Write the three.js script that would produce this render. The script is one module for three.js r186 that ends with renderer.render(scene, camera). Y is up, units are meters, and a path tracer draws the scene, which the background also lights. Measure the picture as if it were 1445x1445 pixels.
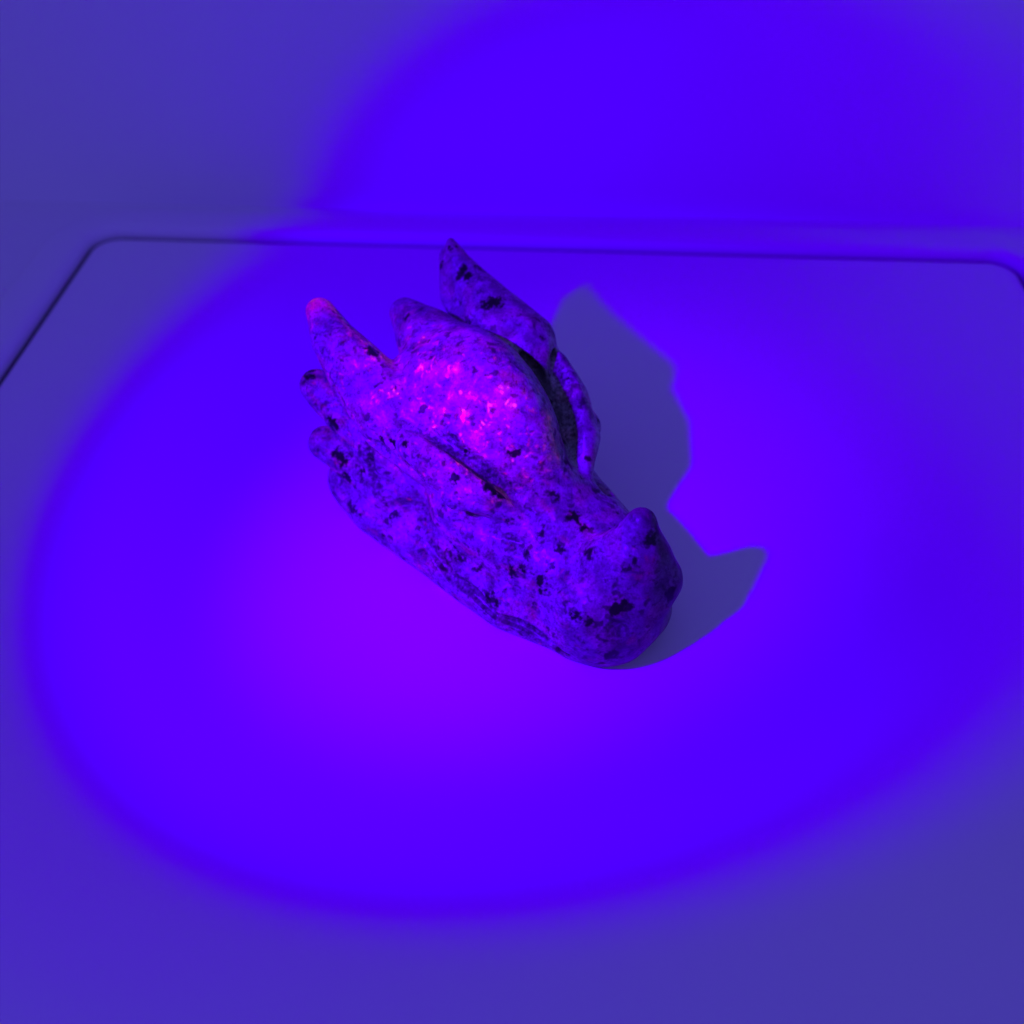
import * as THREE from 'three';
import { createNoise3D } from 'simplex-noise';

// ───────────────────────────── camera, light, exposure ─────────────────────────────
const H = 0.14;                                             // metres: height of the lens above the tray floor
const scene = new THREE.Scene();
const camera = new THREE.PerspectiveCamera(53.13, 1, 0.01, 20);
const PITCH = 44 * Math.PI / 180;
camera.position.set(0, H, 0);
camera.lookAt(0, H - Math.sin(PITCH), -Math.cos(PITCH));
camera.focus = 0.165;
camera.userData.fStop = 15;
camera.updateProjectionMatrix();

const renderer = new THREE.WebGLRenderer({ antialias: true });
renderer.setSize(1024, 1024);
renderer.toneMapping = THREE.LinearToneMapping;
renderer.toneMappingExposure = 1;
renderer.shadowMap.enabled = true;

scene.background = new THREE.Color().setRGB(0.074, 0.056, 0.405);    // the dim violet room round the tray

// the hand torch, held to the left of the lens: a sharp-edged beam and a weak wide spill
const LAMP = new THREE.Vector3(-0.77 * H, 1.19 * H, -0.18 * H), AIM = [0.08 * H, 0, -1.215 * H], RIM_AIM = [-0.2 * H, 0, -1.0 * H], CORE_AIM = [0.02 * H, 0, -1.02 * H];
function torch(name, intensity, deg, penumbra, aim, color) {
  const l = new THREE.SpotLight(new THREE.Color().setRGB(...color), intensity, 0, deg * Math.PI / 180, penumbra, 2);
  l.name = name; l.position.copy(LAMP); l.target.position.set(...aim);
  l.castShadow = true; l.shadow.radius = 0.24; l.shadow.mapSize.set(2048, 2048); l.shadow.camera.near = 0.02; l.shadow.camera.far = 2;
  scene.add(l, l.target);
}
torch('torch_beam', 0.215, 26.2, 0.24, AIM, [0.033, 0, 1]);
torch('torch_core', 0.2, 15.5, 1, CORE_AIM, [0.16, 0, 1]);
torch('torch_rim', 0.011, 30.5, 0.5, RIM_AIM, [0.04, 0, 1]);
torch('torch_spill', 0.024, 62, 0.9, AIM, [0.04, 0, 1]);
// its violet (about 400 nm) lies outside the sRGB triangle: as a linear colour its green is a little below zero, which is given as a part of its own
torch('torch_beam_green', -0.0185, 26.2, 0.24, AIM, [0, 1, 0]);
torch('torch_spill_green', -0.0034, 31.5, 0.5, RIM_AIM, [0, 1, 0]);

// ───────────────────────────── helpers ─────────────────────────────
function mulberry(seed) { return () => { seed = (seed + 0x6d2b79f5) | 0; let t = Math.imul(seed ^ (seed >>> 15), 1 | seed); t = (t + Math.imul(t ^ (t >>> 7), 61 | t)) ^ t; return ((t ^ (t >>> 14)) >>> 0) / 4294967296; }; }
const n1 = createNoise3D(mulberry(11)), n2 = createNoise3D(mulberry(23)), n3 = createNoise3D(mulberry(37));
const clamp = THREE.MathUtils.clamp, sstep = (x, a, b) => { const t = clamp((x - a) / (b - a), 0, 1); return t * t * (3 - 2 * t); }, mix = (a, b, t) => a + (b - a) * t;
const shade = (o) => { o.castShadow = true; o.receiveShadow = true; return o; };

// ───────────────────────────── setting: wall, table, tray ─────────────────────────────
const yaw = 3.03 * Math.PI / 180;
function fineBump(size, amp, seed) {                         // a faint orange-peel relief
  const n = 256, d = new Uint8Array(n * n * 4), f = createNoise3D(mulberry(seed));
  for (let j = 0; j < n; j++) for (let i = 0; i < n; i++) {
    const a = i / n * 2 * Math.PI, b = j / n * 2 * Math.PI;
    const v = 128 + 70 * f(Math.cos(a) * 4 + 9, Math.sin(a) * 4, Math.cos(b) * 4) * f(Math.sin(b) * 4, Math.cos(a) * 4, 5) + 25 * f(Math.cos(a) * 12, Math.sin(a) * 12 + Math.cos(b) * 12, Math.sin(b) * 12);
    d.set([v, v, v, 255], (j * n + i) * 4);
  }
  const t = new THREE.DataTexture(d, n, n); t.wrapS = t.wrapT = THREE.RepeatWrapping; t.magFilter = THREE.LinearFilter; t.repeat.set(1 / size, 1 / size); t.needsUpdate = true;
  return t;
}
const wallMat = new THREE.MeshStandardMaterial({ name: 'matt_white_wall', color: new THREE.Color().setRGB(0.86, 0.86, 0.88), roughness: 0.9, bumpMap: fineBump(0.05, 1, 5), bumpScale: 0.0001 });
const tableMat = new THREE.MeshStandardMaterial({ name: 'white_table', color: new THREE.Color().setRGB(0.8, 0.8, 0.82), roughness: 0.6 });
const trayMat = new THREE.MeshPhysicalMaterial({ name: 'white_plastic', color: new THREE.Color().setRGB(0.8, 0.8, 0.82), roughness: 0.55, specularIntensity: 0.5, bumpMap: fineBump(0.03, 1, 6), bumpScale: 0.00003 });

const seamMat = new THREE.MeshStandardMaterial({ name: 'shade_darkened_seam', color: new THREE.Color().setRGB(0.3, 0.3, 0.31), roughness: 0.8 });  // gap walls coloured darker to stand for the deep shade in the joint
function planeUV(g, f) { const p = g.attributes.position, uv = new Float32Array(p.count * 2); for (let i = 0; i < p.count; i++) { const [a, b] = f(p.getX(i), p.getY(i), p.getZ(i)); uv[2 * i] = a; uv[2 * i + 1] = b; } g.setAttribute('uv', new THREE.BufferAttribute(uv, 2)); return g; }
const setting = new THREE.Group(); // only a frame to compute with, never added
setting.rotation.y = -yaw; setting.updateMatrixWorld(true);
{
  const g = planeUV(new THREE.BoxGeometry(3, 1.2, 0.02), (x, y) => [x, y]);
  g.translate(0, 0.6 - 0.03, -1.945 * H - 0.01);
  g.rotateY(-yaw);
  const wall = shade(new THREE.Mesh(g, wallMat)); wall.name = 'wall';
  wall.userData = { label: 'plain white wall behind the tray, lit violet on its right side', category: 'wall', kind: 'structure' };
  scene.add(wall);
  const t = planeUV(new THREE.BoxGeometry(3, 0.03, 1.6), (x, y, z) => [x, z]);
  t.translate(0, -0.0185, 0.8 - 1.945 * H); t.rotateY(-yaw);
  const table = shade(new THREE.Mesh(t, tableMat)); table.name = 'tabletop';
  table.userData = { label: 'plain white tabletop under the tray', category: 'table', kind: 'structure' };
  scene.add(table);
}
// tray: floor + rounded lip, a rounded rectangle swept with a profile
const TC = new THREE.Vector2(0.0675 * H, -1.752 * H);        // middle of the far inner edge
const TW = 1.735 * H, TD = 2.1 * H, TR = 0.045 * H;
function trayOutline(off) {                                  // inner edge pushed outwards by off; local x right, z towards the viewer from the far edge
  const w = TW / 2, r = TR + off, pts = [];
  const corner = (cx, cz, a0) => { for (let k = 0; k <= 16; k++) { const a = a0 + k / 16 * Math.PI / 2; pts.push([cx + Math.cos(a) * r, cz + Math.sin(a) * r]); } };
  corner(w - TR, TD - TR, 0); corner(-w + TR, TD - TR, Math.PI / 2); corner(-w + TR, TR, Math.PI); corner(w - TR, TR, 1.5 * Math.PI);
  return pts;
}
const toTray = new THREE.Matrix4().makeRotationY(-yaw).setPosition(0, 0, 0);
const tray = new THREE.Group(); tray.name = 'tray';
tray.position.set(TC.x, 0, TC.y); tray.rotation.y = -yaw;
tray.userData = { label: 'shallow white plastic tray with rounded corners and a raised lip, under the stone dragon head', category: 'tray' };
{
  const Y0 = 0, MM = 0.001;
  // profile: [outward offset, height above floor] from the floor joint over the lip and down outside
  const sweep = (name, mat, prof) => {
    const pos = [], idx = [], uv = [], n = trayOutline(0).length;
    prof.forEach(([o, y]) => trayOutline(o * MM).forEach(([x, z]) => { pos.push(x, Y0 + y * MM, z); uv.push(x, z + y * MM); }));
    for (let k = 0; k + 1 < prof.length; k++) for (let i = 0; i < n; i++) { const a = k * n + i, b = k * n + (i + 1) % n, c = a + n, d = b + n; idx.push(a, c, b, b, c, d); }
    const g = new THREE.BufferGeometry(); g.setAttribute('position', new THREE.Float32BufferAttribute(pos, 3)); g.setAttribute('uv', new THREE.Float32BufferAttribute(uv, 2)); g.setIndex(idx); g.computeVertexNormals();
    const m = shade(new THREE.Mesh(g, mat)); m.name = name; tray.add(m);
  };
  sweep('seam', seamMat, [[0.0, 0.0], [0.15, -0.12], [0.25, -0.5], [0.27, -2.8], [1.35, -2.8], [1.38, -0.3]]);
  sweep('lip', trayMat, [[1.38, -0.3], [1.4, 0.2], [1.45, 0.9], [1.65, 1.6], [2.1, 2.25], [2.8, 2.7], [3.7, 2.95], [5, 3.0], [8, 2.9], [11, 2.6], [12.4, 2.1], [13.3, 1.2], [13.9, 0], [14.2, -1], [14.3, -3.4]]);
  const sh = new THREE.Shape(trayOutline(0).map(([x, z]) => new THREE.Vector2(x, -z)));
  const fg = new THREE.ShapeGeometry(sh); fg.rotateX(-Math.PI / 2); fg.translate(0, Y0, 0); planeUV(fg, (x, y, z) => [x, z]);
  const floor = shade(new THREE.Mesh(fg, trayMat)); floor.name = 'tray_floor'; tray.add(floor);
}
scene.add(tray);

// ───────────────────────────── the carved stone dragon head ─────────────────────────────
// carved as one field in its own axes: s towards the nose, u to its right, h up; one unit is 1.4 mm
const U = H / 100;
const CELL = 0.17;                                           // in units
function roundCone(a, b, r1, r2) {
  const bax = b[0] - a[0], bay = b[1] - a[1], baz = b[2] - a[2], l2 = bax * bax + bay * bay + baz * baz, rr = r1 - r2, a2 = l2 - rr * rr, il2 = 1 / l2, sg = Math.sign(rr);
  return (x, y, z) => {
    const px = x - a[0], py = y - a[1], pz = z - a[2], Y = px * bax + py * bay + pz * baz, Z = Y - l2;
    const qx = px * l2 - bax * Y, qy = py * l2 - bay * Y, qz = pz * l2 - baz * Y, x2 = qx * qx + qy * qy + qz * qz, y2 = Y * Y * l2, z2 = Z * Z * l2, k = sg * rr * rr * x2;
    if (Math.sign(Z) * a2 * z2 > k) return Math.sqrt(x2 + z2) * il2 - r2;
    if (Math.sign(Y) * a2 * y2 < k) return Math.sqrt(x2 + y2) * il2 - r1;
    return (Math.sqrt(x2 * a2 * il2) + Y * rr) * il2 - r1;
  };
}
function ellipsoid(c, r, tilt = 0) {                         // tilt: nose-down turn in degrees in the s-h plane
  const ct = Math.cos(tilt * Math.PI / 180), st = Math.sin(tilt * Math.PI / 180);
  return (x, y, z) => {
    const dx = x - c[0], dz = z - c[2], px = ct * dx - st * dz, py = y - c[1], pz = st * dx + ct * dz;
    const k0 = Math.hypot(px / r[0], py / r[1], pz / r[2]), k1 = Math.hypot(px / r[0] / r[0], py / r[1] / r[1], pz / r[2] / r[2]);
    return k0 < 1e-6 ? -Math.min(...r) : k0 * (k0 - 1) / k1;
  };
}
function chain(pts) { const c = []; for (let i = 0; i + 1 < pts.length; i++) c.push(roundCone(pts[i], pts[i + 1], pts[i][3], pts[i + 1][3])); return (x, y, z) => { let d = 1e9; for (const f of c) d = Math.min(d, f(x, y, z)); return d; }; }
const smin = (a, b, k) => { const h = Math.max(k - Math.abs(a - b), 0) / k; return Math.min(a, b) - h * h * k * 0.25; };
const smax = (a, b, k) => -smin(-a, -b, k);

const PARTS = ['skull', 'lower_jaw', 'crest', 'horn', 'side_spike', 'brow_ridge', 'eye', 'nose_horn', 'snout'];
// [part, field, blend, mirrored]
const SOLIDS = [
  [0, ellipsoid([22, 0, 11.5], [16.5, 10, 11]), 2, 0],
  [0, ellipsoid([13, 8, 9.5], [9, 6.5, 9]), 2, 1],
  [1, chain([[8, 12.6, 4.2, 4.4], [14, 12.4, 4.2, 4.8], [26, 9.6, 3.2, 4.4], [38, 7.6, 2.8, 4.2], [46, 5.4, 3, 3.8], [49.5, 2.8, 3.4, 3.2]]), 0.6, 1],
  [8, chain([[27, 4.6, 10.2, 6.9], [38, 3.4, 8.0, 6.0], [46, 2.6, 7.6, 5.2]]), 1.4, 1],
  [8, chain([[28, 0, 13.4, 6.2], [38, -0.3, 10.4, 4.3], [45, 0, 9.2, 4.4]]), 3, 0],
  [8, ellipsoid([48.3, 1.8, 6.0], [6.6, 7.6, 7.2]), 2.6, 0],
  [2, ellipsoid([22.2, -0.2, 19.3], [12.6, 6.8, 9.2], 12), 1.6, 0],
  [0, ellipsoid([20.5, 4.5, 18.4], [12, 6.2, 8], 10), 3, 0],
  [2, chain([[21, -0.2, 21, 5.6], [9, -0.3, 21.7, 4.5], [2.2, -1.0, 22.7, 2.1]]), 1.6, 0],
  [3, chain([[22, 8.4, 17.2, 4.6], [16, 10.4, 19.6, 4.7], [9, 11.0, 21.9, 4.0], [4, 11.2, 24.4, 3.0], [0.3, 10.7, 26.8, 1.9]]), 0.9, 2],
  [3, chain([[22, 8.2, 19, 4.3], [18, 9.5, 22.2, 4.5], [12, 9.0, 23.6, 4.0], [6.5, 9.6, 25.4, 2.7], [2.6, 10.3, 26.9, 1.7], [-0.8, 11.5, 28.4, 0.6]]), 0.9, -1],
  [3, chain([[12, 8.6, 20, 3.6], [4, 8.6, 23.2, 2.3], [-0.6, 10.4, 26.6, 0.9]]), 1.6, -1],
  [4, chain([[15, 10.5, 13, 4.4], [7, 13.4, 16.6, 2.9], [3, 14.2, 18.1, 2.3]]), 0.7, 1],
  [4, chain([[15, 11.5, 8.5, 4.4], [8, 14.2, 9.8, 2.9], [5, 15.3, 10.3, 2.4]]), 0.7, 1],
  [5, chain([[19, 11.2, 20.4, 1.6], [22.5, 11.0, 20.2, 2.6], [27, 10.0, 18.9, 3.0], [32, 8.2, 16.8, 2.6], [35.5, 5.6, 14.4, 1.2]]), 0.7, 1],
  [6, ellipsoid([30.2, 10.6, 17.0], [2.5, 1.8, 1.7], 18), 0.3, 1],
  [7, chain([[48.9, -1.2, 18.7, 1.15], [47.0, 1.0, 12.5, 3.2]]), 1.6, 0],
  [7, chain([[48.9, -1.2, 18.7, 1.15], [51.2, -2.2, 10.5, 3.3]]), 1.6, 0],
  [7, chain([[48.8, 0.8, 9, 5.8], [49.4, -0.2, 13.3, 4.1], [48.9, -1.2, 18.7, 1.15]]), 1.0, 0],
];
// [field, blend, side] cut out of the solid: 1 on both sides, -1 on the left only
const CUTS = [
  [chain([[21, 7.0, 23.8, 0.4], [23, 7.2, 22.8, 0.8], [26.5, 7.2, 21.4, 1.2], [32, 5.6, 18.8, 1.15]]), 0.6, -1],      // between crest and brow
  [chain([[20, 12.0, 22.6, 0.2], [23, 10.8, 22.5, 0.3], [27, 9.0, 21.7, 0.85], [31, 7.2, 19.7, 0.9], [34.5, 4.8, 16.9, 0.5]]), 1.6, 1],      // fold above the eye
  [chain([[52, 6.6, 3.2, 0.4], [46, 9.3, 2.9, 0.6], [42, 10.4, 3.6, 0.7], [38.7, 11.3, 3.2, 0.7], [35, 12.0, 4.6, 0.8], [31, 12.4, 4.6, 0.7], [27, 12.9, 6.8, 0.8], [22, 13.6, 8.8, 0.6]]), 0.6, 1],   // mouth
  [chain([[38, 6.8, 12.4, 0.4], [34.5, 9.5, 13.2, 1.0], [29, 12.6, 14.4, 1.2], [23, 14.2, 16.6, 0.9], [18.5, 14, 18.4, 0.3]]), 2.0, 1],   // under the eye
  [chain([[15.2, 13.4, 20, 0.5], [15.6, 14.6, 15, 0.7], [17, 14.8, 11, 0.7], [19.5, 15.2, 7.4, 0.4]]), 0.6, 1],      // behind the cheek
  [ellipsoid([53.6, 6.0, 9.0], [1.5, 1.2, 0.9], 20), 0.8, 2],                                                      // nostril
];
function carve(s, u, h, want) {
  const wob = 0.35 * n1(s * 0.09, u * 0.09, h * 0.09) + 0.12 * n2(s * 0.3, u * 0.3, h * 0.3);
  u -= 2.0 * sstep(s, 5, 36) - 0.6 * sstep(s, 36, 52);                               // the snout leans a little to its right
  const m = Math.abs(u);
  let d = 1e9, best = 1e9, part = 0;
  for (const [p, f, k, mir] of SOLIDS) {
    const e = f(s, mir === 1 ? m : mir === -1 ? -u : u, h);
    if (want && e < best) { best = e; part = p; }
    d = d > 1e8 ? e : smin(d, e, k);
  }
  for (const [f, k, mir] of CUTS) d = smax(d, -f(s, mir === 1 ? m : mir === 2 ? u : -u, h), k);
  d += wob * 0.35;
  d = smax(d, -h + 0.02, 0.8);
  return want ? part : d;
}

const LO = [-3, -20, -0.6], HI = [58, 20, 34];
const NX = LO.map((l, i) => Math.ceil((HI[i] - l) / CELL) + 1), SX = NX[1] * NX[2], SY = NX[2];
const vals = new Float32Array(NX[0] * NX[1] * NX[2]).fill(NaN), B = 12, blocks = [];
for (let i = 0; i < NX[0] - 1; i += B) for (let j = 0; j < NX[1] - 1; j += B) for (let k = 0; k < NX[2] - 1; k += B) {
  const half = B * CELL / 2;
  if (Math.abs(carve(LO[0] + i * CELL + half, LO[1] + j * CELL + half, LO[2] + k * CELL + half)) > half * 1.8 * 1.35 + 0.3) continue;
  blocks.push([i, j, k]);
  for (let a = i; a <= Math.min(i + B, NX[0] - 1); a++) for (let b = j; b <= Math.min(j + B, NX[1] - 1); b++) for (let c = k; c <= Math.min(k + B, NX[2] - 1); c++) {
    const at = a * SX + b * SY + c;
    if (Number.isNaN(vals[at])) vals[at] = carve(LO[0] + a * CELL, LO[1] + b * CELL, LO[2] + c * CELL);
  }
}
// surface nets
const cellV = new Int32Array(vals.length).fill(-1), verts = [], quads = [];
const CORN = [[0, 0, 0], [1, 0, 0], [0, 1, 0], [1, 1, 0], [0, 0, 1], [1, 0, 1], [0, 1, 1], [1, 1, 1]], EDG = [[0, 1], [2, 3], [4, 5], [6, 7], [0, 2], [1, 3], [4, 6], [5, 7], [0, 4], [1, 5], [2, 6], [3, 7]];
for (const [i, j, k] of blocks) for (let a = i; a < Math.min(i + B, NX[0] - 1); a++) for (let b = j; b < Math.min(j + B, NX[1] - 1); b++) for (let c = k; c < Math.min(k + B, NX[2] - 1); c++) {
  const at = a * SX + b * SY + c, v = [vals[at], vals[at + SX], vals[at + SY], vals[at + SX + SY], vals[at + 1], vals[at + SX + 1], vals[at + SY + 1], vals[at + SX + SY + 1]];
  let neg = 0; for (const x of v) neg += x < 0; if (neg === 0 || neg === 8) continue;
  let n = 0, x = 0, y = 0, z = 0;
  for (const [p, q] of EDG) if ((v[p] < 0) !== (v[q] < 0)) { const t = v[p] / (v[p] - v[q]); x += CORN[p][0] + t * (CORN[q][0] - CORN[p][0]); y += CORN[p][1] + t * (CORN[q][1] - CORN[p][1]); z += CORN[p][2] + t * (CORN[q][2] - CORN[p][2]); n++; }
  cellV[at] = verts.length / 3;
  verts.push(LO[0] + (a + x / n) * CELL, LO[1] + (b + y / n) * CELL, LO[2] + (c + z / n) * CELL);
}
for (const [i, j, k] of blocks) for (let a = i; a < Math.min(i + B, NX[0] - 1); a++) for (let b = j; b < Math.min(j + B, NX[1] - 1); b++) for (let c = k; c < Math.min(k + B, NX[2] - 1); c++) {
  const at = a * SX + b * SY + c, s0 = vals[at] < 0;
  const quad = (d, e1, e2) => {
    if (Number.isNaN(vals[at + d]) || s0 === (vals[at + d] < 0)) return;
    const q = [cellV[at], cellV[at - e1], cellV[at - e1 - e2], cellV[at - e2]]; if (Math.min(...q) < 0) return;
    quads.push(s0 ? q : q.reverse());
  };
  quad(SX, SY, 1); quad(SY, 1, SX); quad(1, SX, SY);
}
const NV = verts.length / 3, P = new Float32Array(verts), N = new Float32Array(NV * 3), C = new Float32Array(NV * 3), glow = new Float32Array(NV), partOf = new Uint8Array(NV);

// the rock: pale feldspar, dark amphibole grains, red-glowing sodalite
function worley(x, y, z, seed) {
  const ix = Math.floor(x), iy = Math.floor(y), iz = Math.floor(z); let d1 = 9, d2 = 9, id = 0;
  for (let a = -1; a < 2; a++) for (let b = -1; b < 2; b++) for (let c = -1; c < 2; c++) {
    const X = ix + a, Y = iy + b, Z = iz + c; let hsh = Math.imul(X, 374761393) ^ Math.imul(Y, 668265263) ^ Math.imul(Z, 2147483647 - 61) ^ Math.imul(seed, 1274126177);
    hsh = Math.imul(hsh ^ (hsh >>> 13), 1274126177); hsh ^= hsh >>> 16;
    const dx = X + (hsh & 1023) / 1023 - x, dy = Y + ((hsh >>> 10) & 1023) / 1023 - y, dz = Z + ((hsh >>> 20) & 1023) / 1023 - z, d = Math.sqrt(dx * dx + dy * dy + dz * dz);
    if (d < d1) { d2 = d1; d1 = d; id = (Math.imul(hsh, 2654435761) >>> 8 & 0xffff) / 0xffff; } else if (d < d2) d2 = d;
  }
  return [d1, d2, id];
}
const EMIT = [0, 0.02, 0.045, 0.08, 0.13, 0.2, 0.32, 0.55, 0.95];         // radiance of the glowing grains, by level
// large dark grains, and dark spots in the brow fold and between spikes: s, u, h, radius
const GRAINS = [[0.9, -10.6, 28.3, 0.7], [5.3, -8.6, 28.2, 0.8], [6.8, -8.4, 27.9, 0.8], [13.6, -7.8, 27, 1.15], [12.9, -6.9, 26.7, 0.9], [11.4, -5.6, 23.7, 0.95], [10.6, -5.6, 23.6, 0.85], [6.1, 1.2, 25.2, 0.5],
  [33.2, 9.6, 19.1, 0.95], [33.9, 9.4, 18.5, 0.75], [34.3, 8.8, 17.8, 0.75], [30.5, 12.7, 20, 0.6], [28, 8.6, 20.7, 0.7], [26.6, 9.1, 21.2, 0.5], [20.9, 14.5, 20, 0.6], [23.3, 14.3, 21.4, 0.5], [19.5, 15.1, 19.6, 0.5],
  [2.6, 14.9, 20.3, 0.9], [9.2, 16, 16.4, 1.1], [10.8, 16.1, 11.5, 1.0], [9.2, 16.2, 11.7, 0.8], [12, 16.5, 9.6, 0.9], [52.1, 6.5, 11.3, 0.85], [52.4, 5.7, 11.9, 0.6], [49.1, 9.7, 9.9, 0.65], [50.6, 9.2, 9.7, 0.5], [53.3, 8, 5.3, 0.9],
  [39.7, 9.2, 12.2, 0.55], [40, 10.4, 10.5, 0.6], [39, 11, 9.7, 0.6], [42.8, 9.6, 10.3, 0.65], [43.4, 9.9, 9.2, 0.45], [42.4, 6.5, 13.3, 0.6], [42.7, 8.4, 11.9, 0.6], [37.1, 13.1, 5.4, 0.6], [38.4, 13, 5.2, 0.55], [29.7, 12.7, 8.1, 0.5],
  [40.4, 2.5, 14.6, 0.8], [42.3, 2.6, 14.3, 0.7], [51.1, 0.7, 18.1, 0.7], [51.1, 3.3, 16.4, 0.6], [26, -8.8, 22, 0.7]];
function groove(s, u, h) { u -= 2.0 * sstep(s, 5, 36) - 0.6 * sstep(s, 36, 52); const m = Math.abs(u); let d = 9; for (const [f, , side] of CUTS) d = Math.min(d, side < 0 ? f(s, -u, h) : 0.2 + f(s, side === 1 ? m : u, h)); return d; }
function rock(s, u, h, out) {
  const wx = s + 0.45 * n2(s * 0.5, u * 0.5, h * 0.5) + 0.12 * n2(s * 1.9, u * 1.9, h * 1.9), wy = u + 0.45 * n3(s * 0.5, u * 0.5, h * 0.5) + 0.12 * n3(s * 1.9, u * 1.9, h * 1.9), wz = h + 0.45 * n1(s * 0.5, u * 0.5, h * 0.5);
  const big = n1(s * 0.1 + 7, u * 0.1, h * 0.1), mid = n2(s * 0.4, u * 0.4 + 3, h * 0.4), fine = n3(s * 1.3, u * 1.3, h * 1.3), grit = n1(s * 3.1, u * 3.1, h * 3.1);
  const [, , gid] = worley(wx * 0.8, wy * 0.8, wz * 0.8, 3), [, , gid2] = worley(wx * 1.9, wy * 1.9, wz * 1.9, 4);      // feldspar crystals
  const crown = Math.exp(-(((s - 22.5) / 13) ** 2 + ((u - 6.3) / 9) ** 2 + ((h - 25) / 9) ** 2)) * sstep(u, -4.5, 1), nose = sstep(s, 45, 51);
  let v = mix(0.27, 0.42, crown) * (1 + 0.25 * mid + 0.4 * (gid - 0.5) + 0.5 * (gid2 - 0.5) + 0.25 * fine + 0.3 * grit + 0.15 * big);
  v *= 1 - nose * (0.3 + 0.15 * mid + 0.3 * (1 - sstep(u, -1, 5)));  // nose colour darkened, shade painted in on the side away from the torch
  // darker, cloudy patches
  v *= mix(1, 0.55, sstep(n3(s * 0.24 + 20, u * 0.24, h * 0.24) + 0.45 * fine + 0.25 * mid, 0.2, 0.85) * (1 - 0.6 * crown));
  // dark grains and spots: the singled-out ones and two sizes strewn through
  let dark = 0; const edge = 0.3 * fine + 0.14 * grit + 0.3 * n1(s * 0.8, u * 0.8, h * 0.8);
  for (const [a, b, c, r] of GRAINS) { const dx = s - a, dy = u - b, dz = h - c, q = dx * dx + dy * dy + dz * dz; if (q < 9) dark = Math.max(dark, 1 - sstep(Math.sqrt(q) + edge, r - 0.22, r + 0.2)); }
  const many = sstep(n2(s * 0.13, u * 0.13 + 30, h * 0.13), -0.5, 0.5) * (1 - 0.55 * crown) * 0.6 + 0.4 * (1 - crown);
  const [d1, , id1] = worley(wx * 0.36 + 2, wy * 0.36, wz * 0.36, 7), k1 = 0.95 - 0.33 * many + 0.4 * crown, r1 = id1 > k1 ? 0.2 + 0.2 * (id1 - k1) / (1 - k1) : 0;
  if (r1) dark = Math.max(dark, 0.94 * (1 - sstep(d1 + 0.06 * fine + 0.03 * grit, r1 - 0.05, r1 + 0.06)));
  const [d2, , id2] = worley(wx * 0.8, wy * 0.8 + 5, wz * 0.8, 9), k2 = 0.9 - 0.36 * many, r2 = id2 > k2 ? 0.22 + 0.24 * (id2 - k2) / (1 - k2) : 0;
  if (r2) dark = Math.max(dark, 0.72 * (1 - sstep(d2 + 0.1 * fine, r2 - 0.1, r2 + 0.1)));
  const [d3, , id3] = worley(wx * 1.7, wy * 1.7 + 9, wz * 1.7, 21); if (id3 > 0.86 - 0.2 * many) dark = Math.max(dark, 0.5 * (1 - sstep(d3, 0.2, 0.45)));
  if (dark > 0.3 && gid2 > 0.93) dark *= 0.55;                                                        // specular glints painted as paler flecks in the dark grains
  const gr = groove(s, u, h), creaseShade = (1 - sstep(gr + 0.25 * fine + 0.12 * grit, 0.0, 0.75)) * 0.8;              // crevice shade painted into the carved grooves
  v = mix(v, 0.03, creaseShade);
  v = mix(v, 0.008, dark);
  out[0] = v * (1 + 0.35 * sstep(n3(s * 0.2, u * 0.2, h * 0.2 + 5), 0, 0.6)); out[1] = v * 0.9; out[2] = v;
  // glow: a strong zone set on the torch-lit crown, sparse grains and reddish veins elsewhere
  const zone = crown * (0.55 + 0.9 * sstep(n2(s * 0.17 + 3, u * 0.17, h * 0.17) + 0.2 * mid, -0.3, 0.5));
  const ax = 0.8 * wx + 0.6 * wy, ay = 0.8 * wy - 0.6 * wx, bx = 0.5 * wx - 0.86 * wz, bz = 0.86 * wx + 0.5 * wz;
  const [e1, , eid] = worley(wx * 0.42 + 1, wy * 0.5, wz * 0.5, 13), [e2, , eid2] = worley(ax * 0.6, ay * 1.7 + 4, wz * 1.5, 41), [e3, , eid3] = worley(bx * 1.8, wy * 1.6, bz * 0.7, 43);
  let g = 0.1 * zone * (1 + 0.7 * mid + 0.5 * fine);
  g += 0.22 * zone * zone * sstep(n2(s * 0.3, u * 0.3, h * 0.3 + 9) + 0.4 * fine, 0.1, 0.9);
  if (eid > 0.86 - 0.3 * zone) g += (0.07 + 0.2 * zone) * (1 - sstep(e1 + 0.16 * fine + 0.06 * grit, 0.1, 0.5)) * (0.4 + 0.6 * eid);
  if (eid2 > 0.92 - 0.2 * zone) g += (0.13 + 1.15 * zone) * (1 - sstep(e2 + 0.14 * grit, 0.1, 0.42)) * eid2;
  if (eid3 > 0.93 - 0.18 * zone) g += (0.14 + 1.15 * zone) * (1 - sstep(e3 + 0.14 * grit, 0.1, 0.42)) * eid3;
  g += 0.06 * (1 - crown) * (1 - nose) * sstep(n1(s * 0.11 + 40, u * 0.45, h * 0.4) + 0.3 * fine, 0.3, 0.85);
  g *= (0.12 + 0.88 * sstep(u, -1, 2.5)) * sstep(gr, 0.1, 1.1) * (1 - 0.6 * nose);  // glow held back on the unlit left side and in the shaded grooves
  g += 0.45 * Math.exp(-(((s - 0.2) ** 2 + (u - 11.2) ** 2 + (h - 27.6) ** 2) / 2.6)) * (0.8 + 0.5 * fine);      // the glowing tip of the right horn
  return Math.max(0, g * (1 - dark) * (1 + 0.35 * grit));
}
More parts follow.
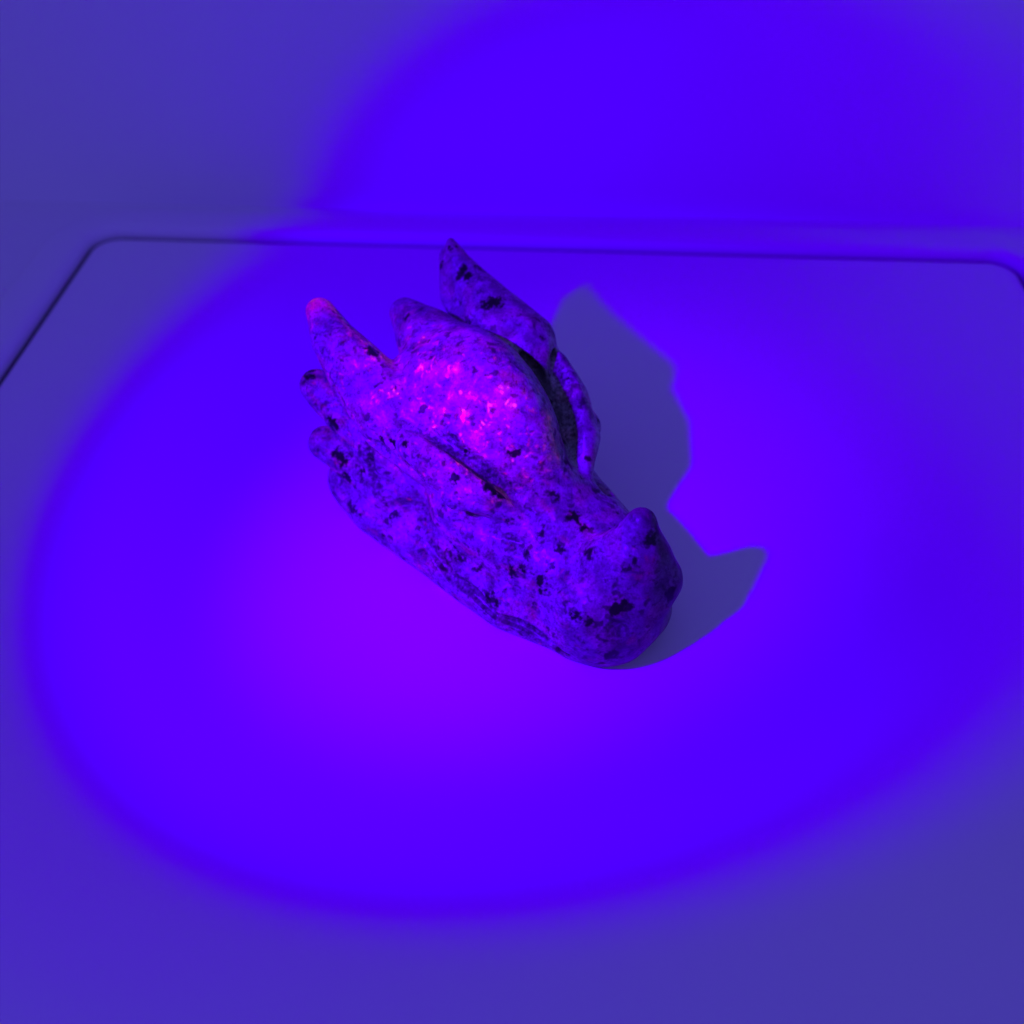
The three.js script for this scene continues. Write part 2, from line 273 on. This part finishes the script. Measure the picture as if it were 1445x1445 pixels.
{
  const e = 0.08, c = [0, 0, 0];
  for (let i = 0; i < NV; i++) {
    const s = P[3 * i], u = P[3 * i + 1], h = P[3 * i + 2];
    let gx = carve(s + e, u, h) - carve(s - e, u, h), gy = carve(s, u + e, h) - carve(s, u - e, h), gz = carve(s, u, h + e) - carve(s, u, h - e);
    let l = Math.hypot(gx, gy, gz) || 1;
    // each crystal is polished at a slightly different tilt
    const id = worley(s * 1.6, u * 1.6, h * 1.6, 4)[2], id2 = (id * 7.31) % 1, id3 = (id * 13.7) % 1, tilt = 0.13;
    gx = gx / l + tilt * (id - 0.5); gy = gy / l + tilt * (id2 - 0.5); gz = gz / l + tilt * (id3 - 0.5); l = Math.hypot(gx, gy, gz);
    N[3 * i] = gx / l; N[3 * i + 1] = gy / l; N[3 * i + 2] = gz / l;
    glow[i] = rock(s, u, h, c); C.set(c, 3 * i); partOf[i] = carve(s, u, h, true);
  }
}
const baseLook = { vertexColors: true, roughness: 0.44, specularIntensity: 0.55, clearcoat: 0.12, clearcoatRoughness: 0.2 };
const stoneMats = EMIT.map((e, k) => new THREE.MeshPhysicalMaterial({ name: k ? 'glowing_sodalite_stone' : 'polished_stone', ...baseLook, emissive: new THREE.Color().setRGB(e, e * 0.06, e * 0.25), emissiveIntensity: 1 }));

const head = new THREE.Group(); head.name = 'dragon_head_carving';
head.userData = { label: 'polished speckled stone dragon head with swept-back horns, lying on the white tray', category: 'figurine' };
const fx = 0.645, fz = 0.764, O = [-0.1675 * H, -1.2 * H];
head.position.set(O[0], 0.00005, O[1]);
{
  // local axes: s -> (fx, fz), u -> (-fz, fx)
  const toXYZ = (A, i, k, out) => { const s = A[3 * i], u = A[3 * i + 1], h = A[3 * i + 2]; out.push((fx * s - fz * u) * k, h * k, (fz * s + fx * u) * k); };
  const groups = new Map();
  for (const q of quads) {
    const cnt = {}; let pick = partOf[q[0]]; for (const v of q) { const p = partOf[v]; cnt[p] = (cnt[p] || 0) + 1; if (cnt[p] > 1) pick = p; }
    let side = 0; if ([1, 3, 4, 5, 6].includes(pick)) side = P[3 * q[0] + 1] > 0 ? 1 : 2;
    if (pick === 4) side += P[3 * q[0] + 2] > 13.4 + (P[3*q[0]]<8?0.6:-2) ? 0 : 2;
    const key = pick * 10 + side; if (!groups.has(key)) groups.set(key, []); groups.get(key).push(q);
  }
  for (const [key, list] of [...groups].sort((a, b) => a[0] - b[0])) {
    const map = new Map(), pos = [], nor = [], col = [], byLevel = EMIT.map(() => []);
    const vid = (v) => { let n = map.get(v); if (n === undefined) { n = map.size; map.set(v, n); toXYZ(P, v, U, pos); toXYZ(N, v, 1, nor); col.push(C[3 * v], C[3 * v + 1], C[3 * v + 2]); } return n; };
    for (const q of list) for (const t of [[0, 1, 2], [0, 2, 3]]) {
      const vs = t.map((k) => q[k]), g = (glow[vs[0]] + glow[vs[1]] + glow[vs[2]]) / 3; let lv = 0; while (lv + 1 < EMIT.length && g > (EMIT[lv] + EMIT[lv + 1]) / 2) lv++;
      byLevel[lv].push(vid(vs[0]), vid(vs[2]), vid(vs[1]));
    }
    const g = new THREE.BufferGeometry(); g.setAttribute('position', new THREE.Float32BufferAttribute(pos, 3)); g.setAttribute('normal', new THREE.Float32BufferAttribute(nor, 3)); g.setAttribute('color', new THREE.Float32BufferAttribute(col, 3));
    const index = [], mats = []; byLevel.forEach((a, k) => { if (!a.length) return; g.addGroup(index.length, a.length, mats.length); mats.push(stoneMats[k]); for (const x of a) index.push(x); });
    g.setIndex(index);
    const m = shade(new THREE.Mesh(g, mats)); m.name = PARTS[Math.floor(key / 10)]; head.add(m);
  }
}
scene.add(head);
console.log('vertices', NV, 'triangles', quads.length * 2);
renderer.render(scene, camera);
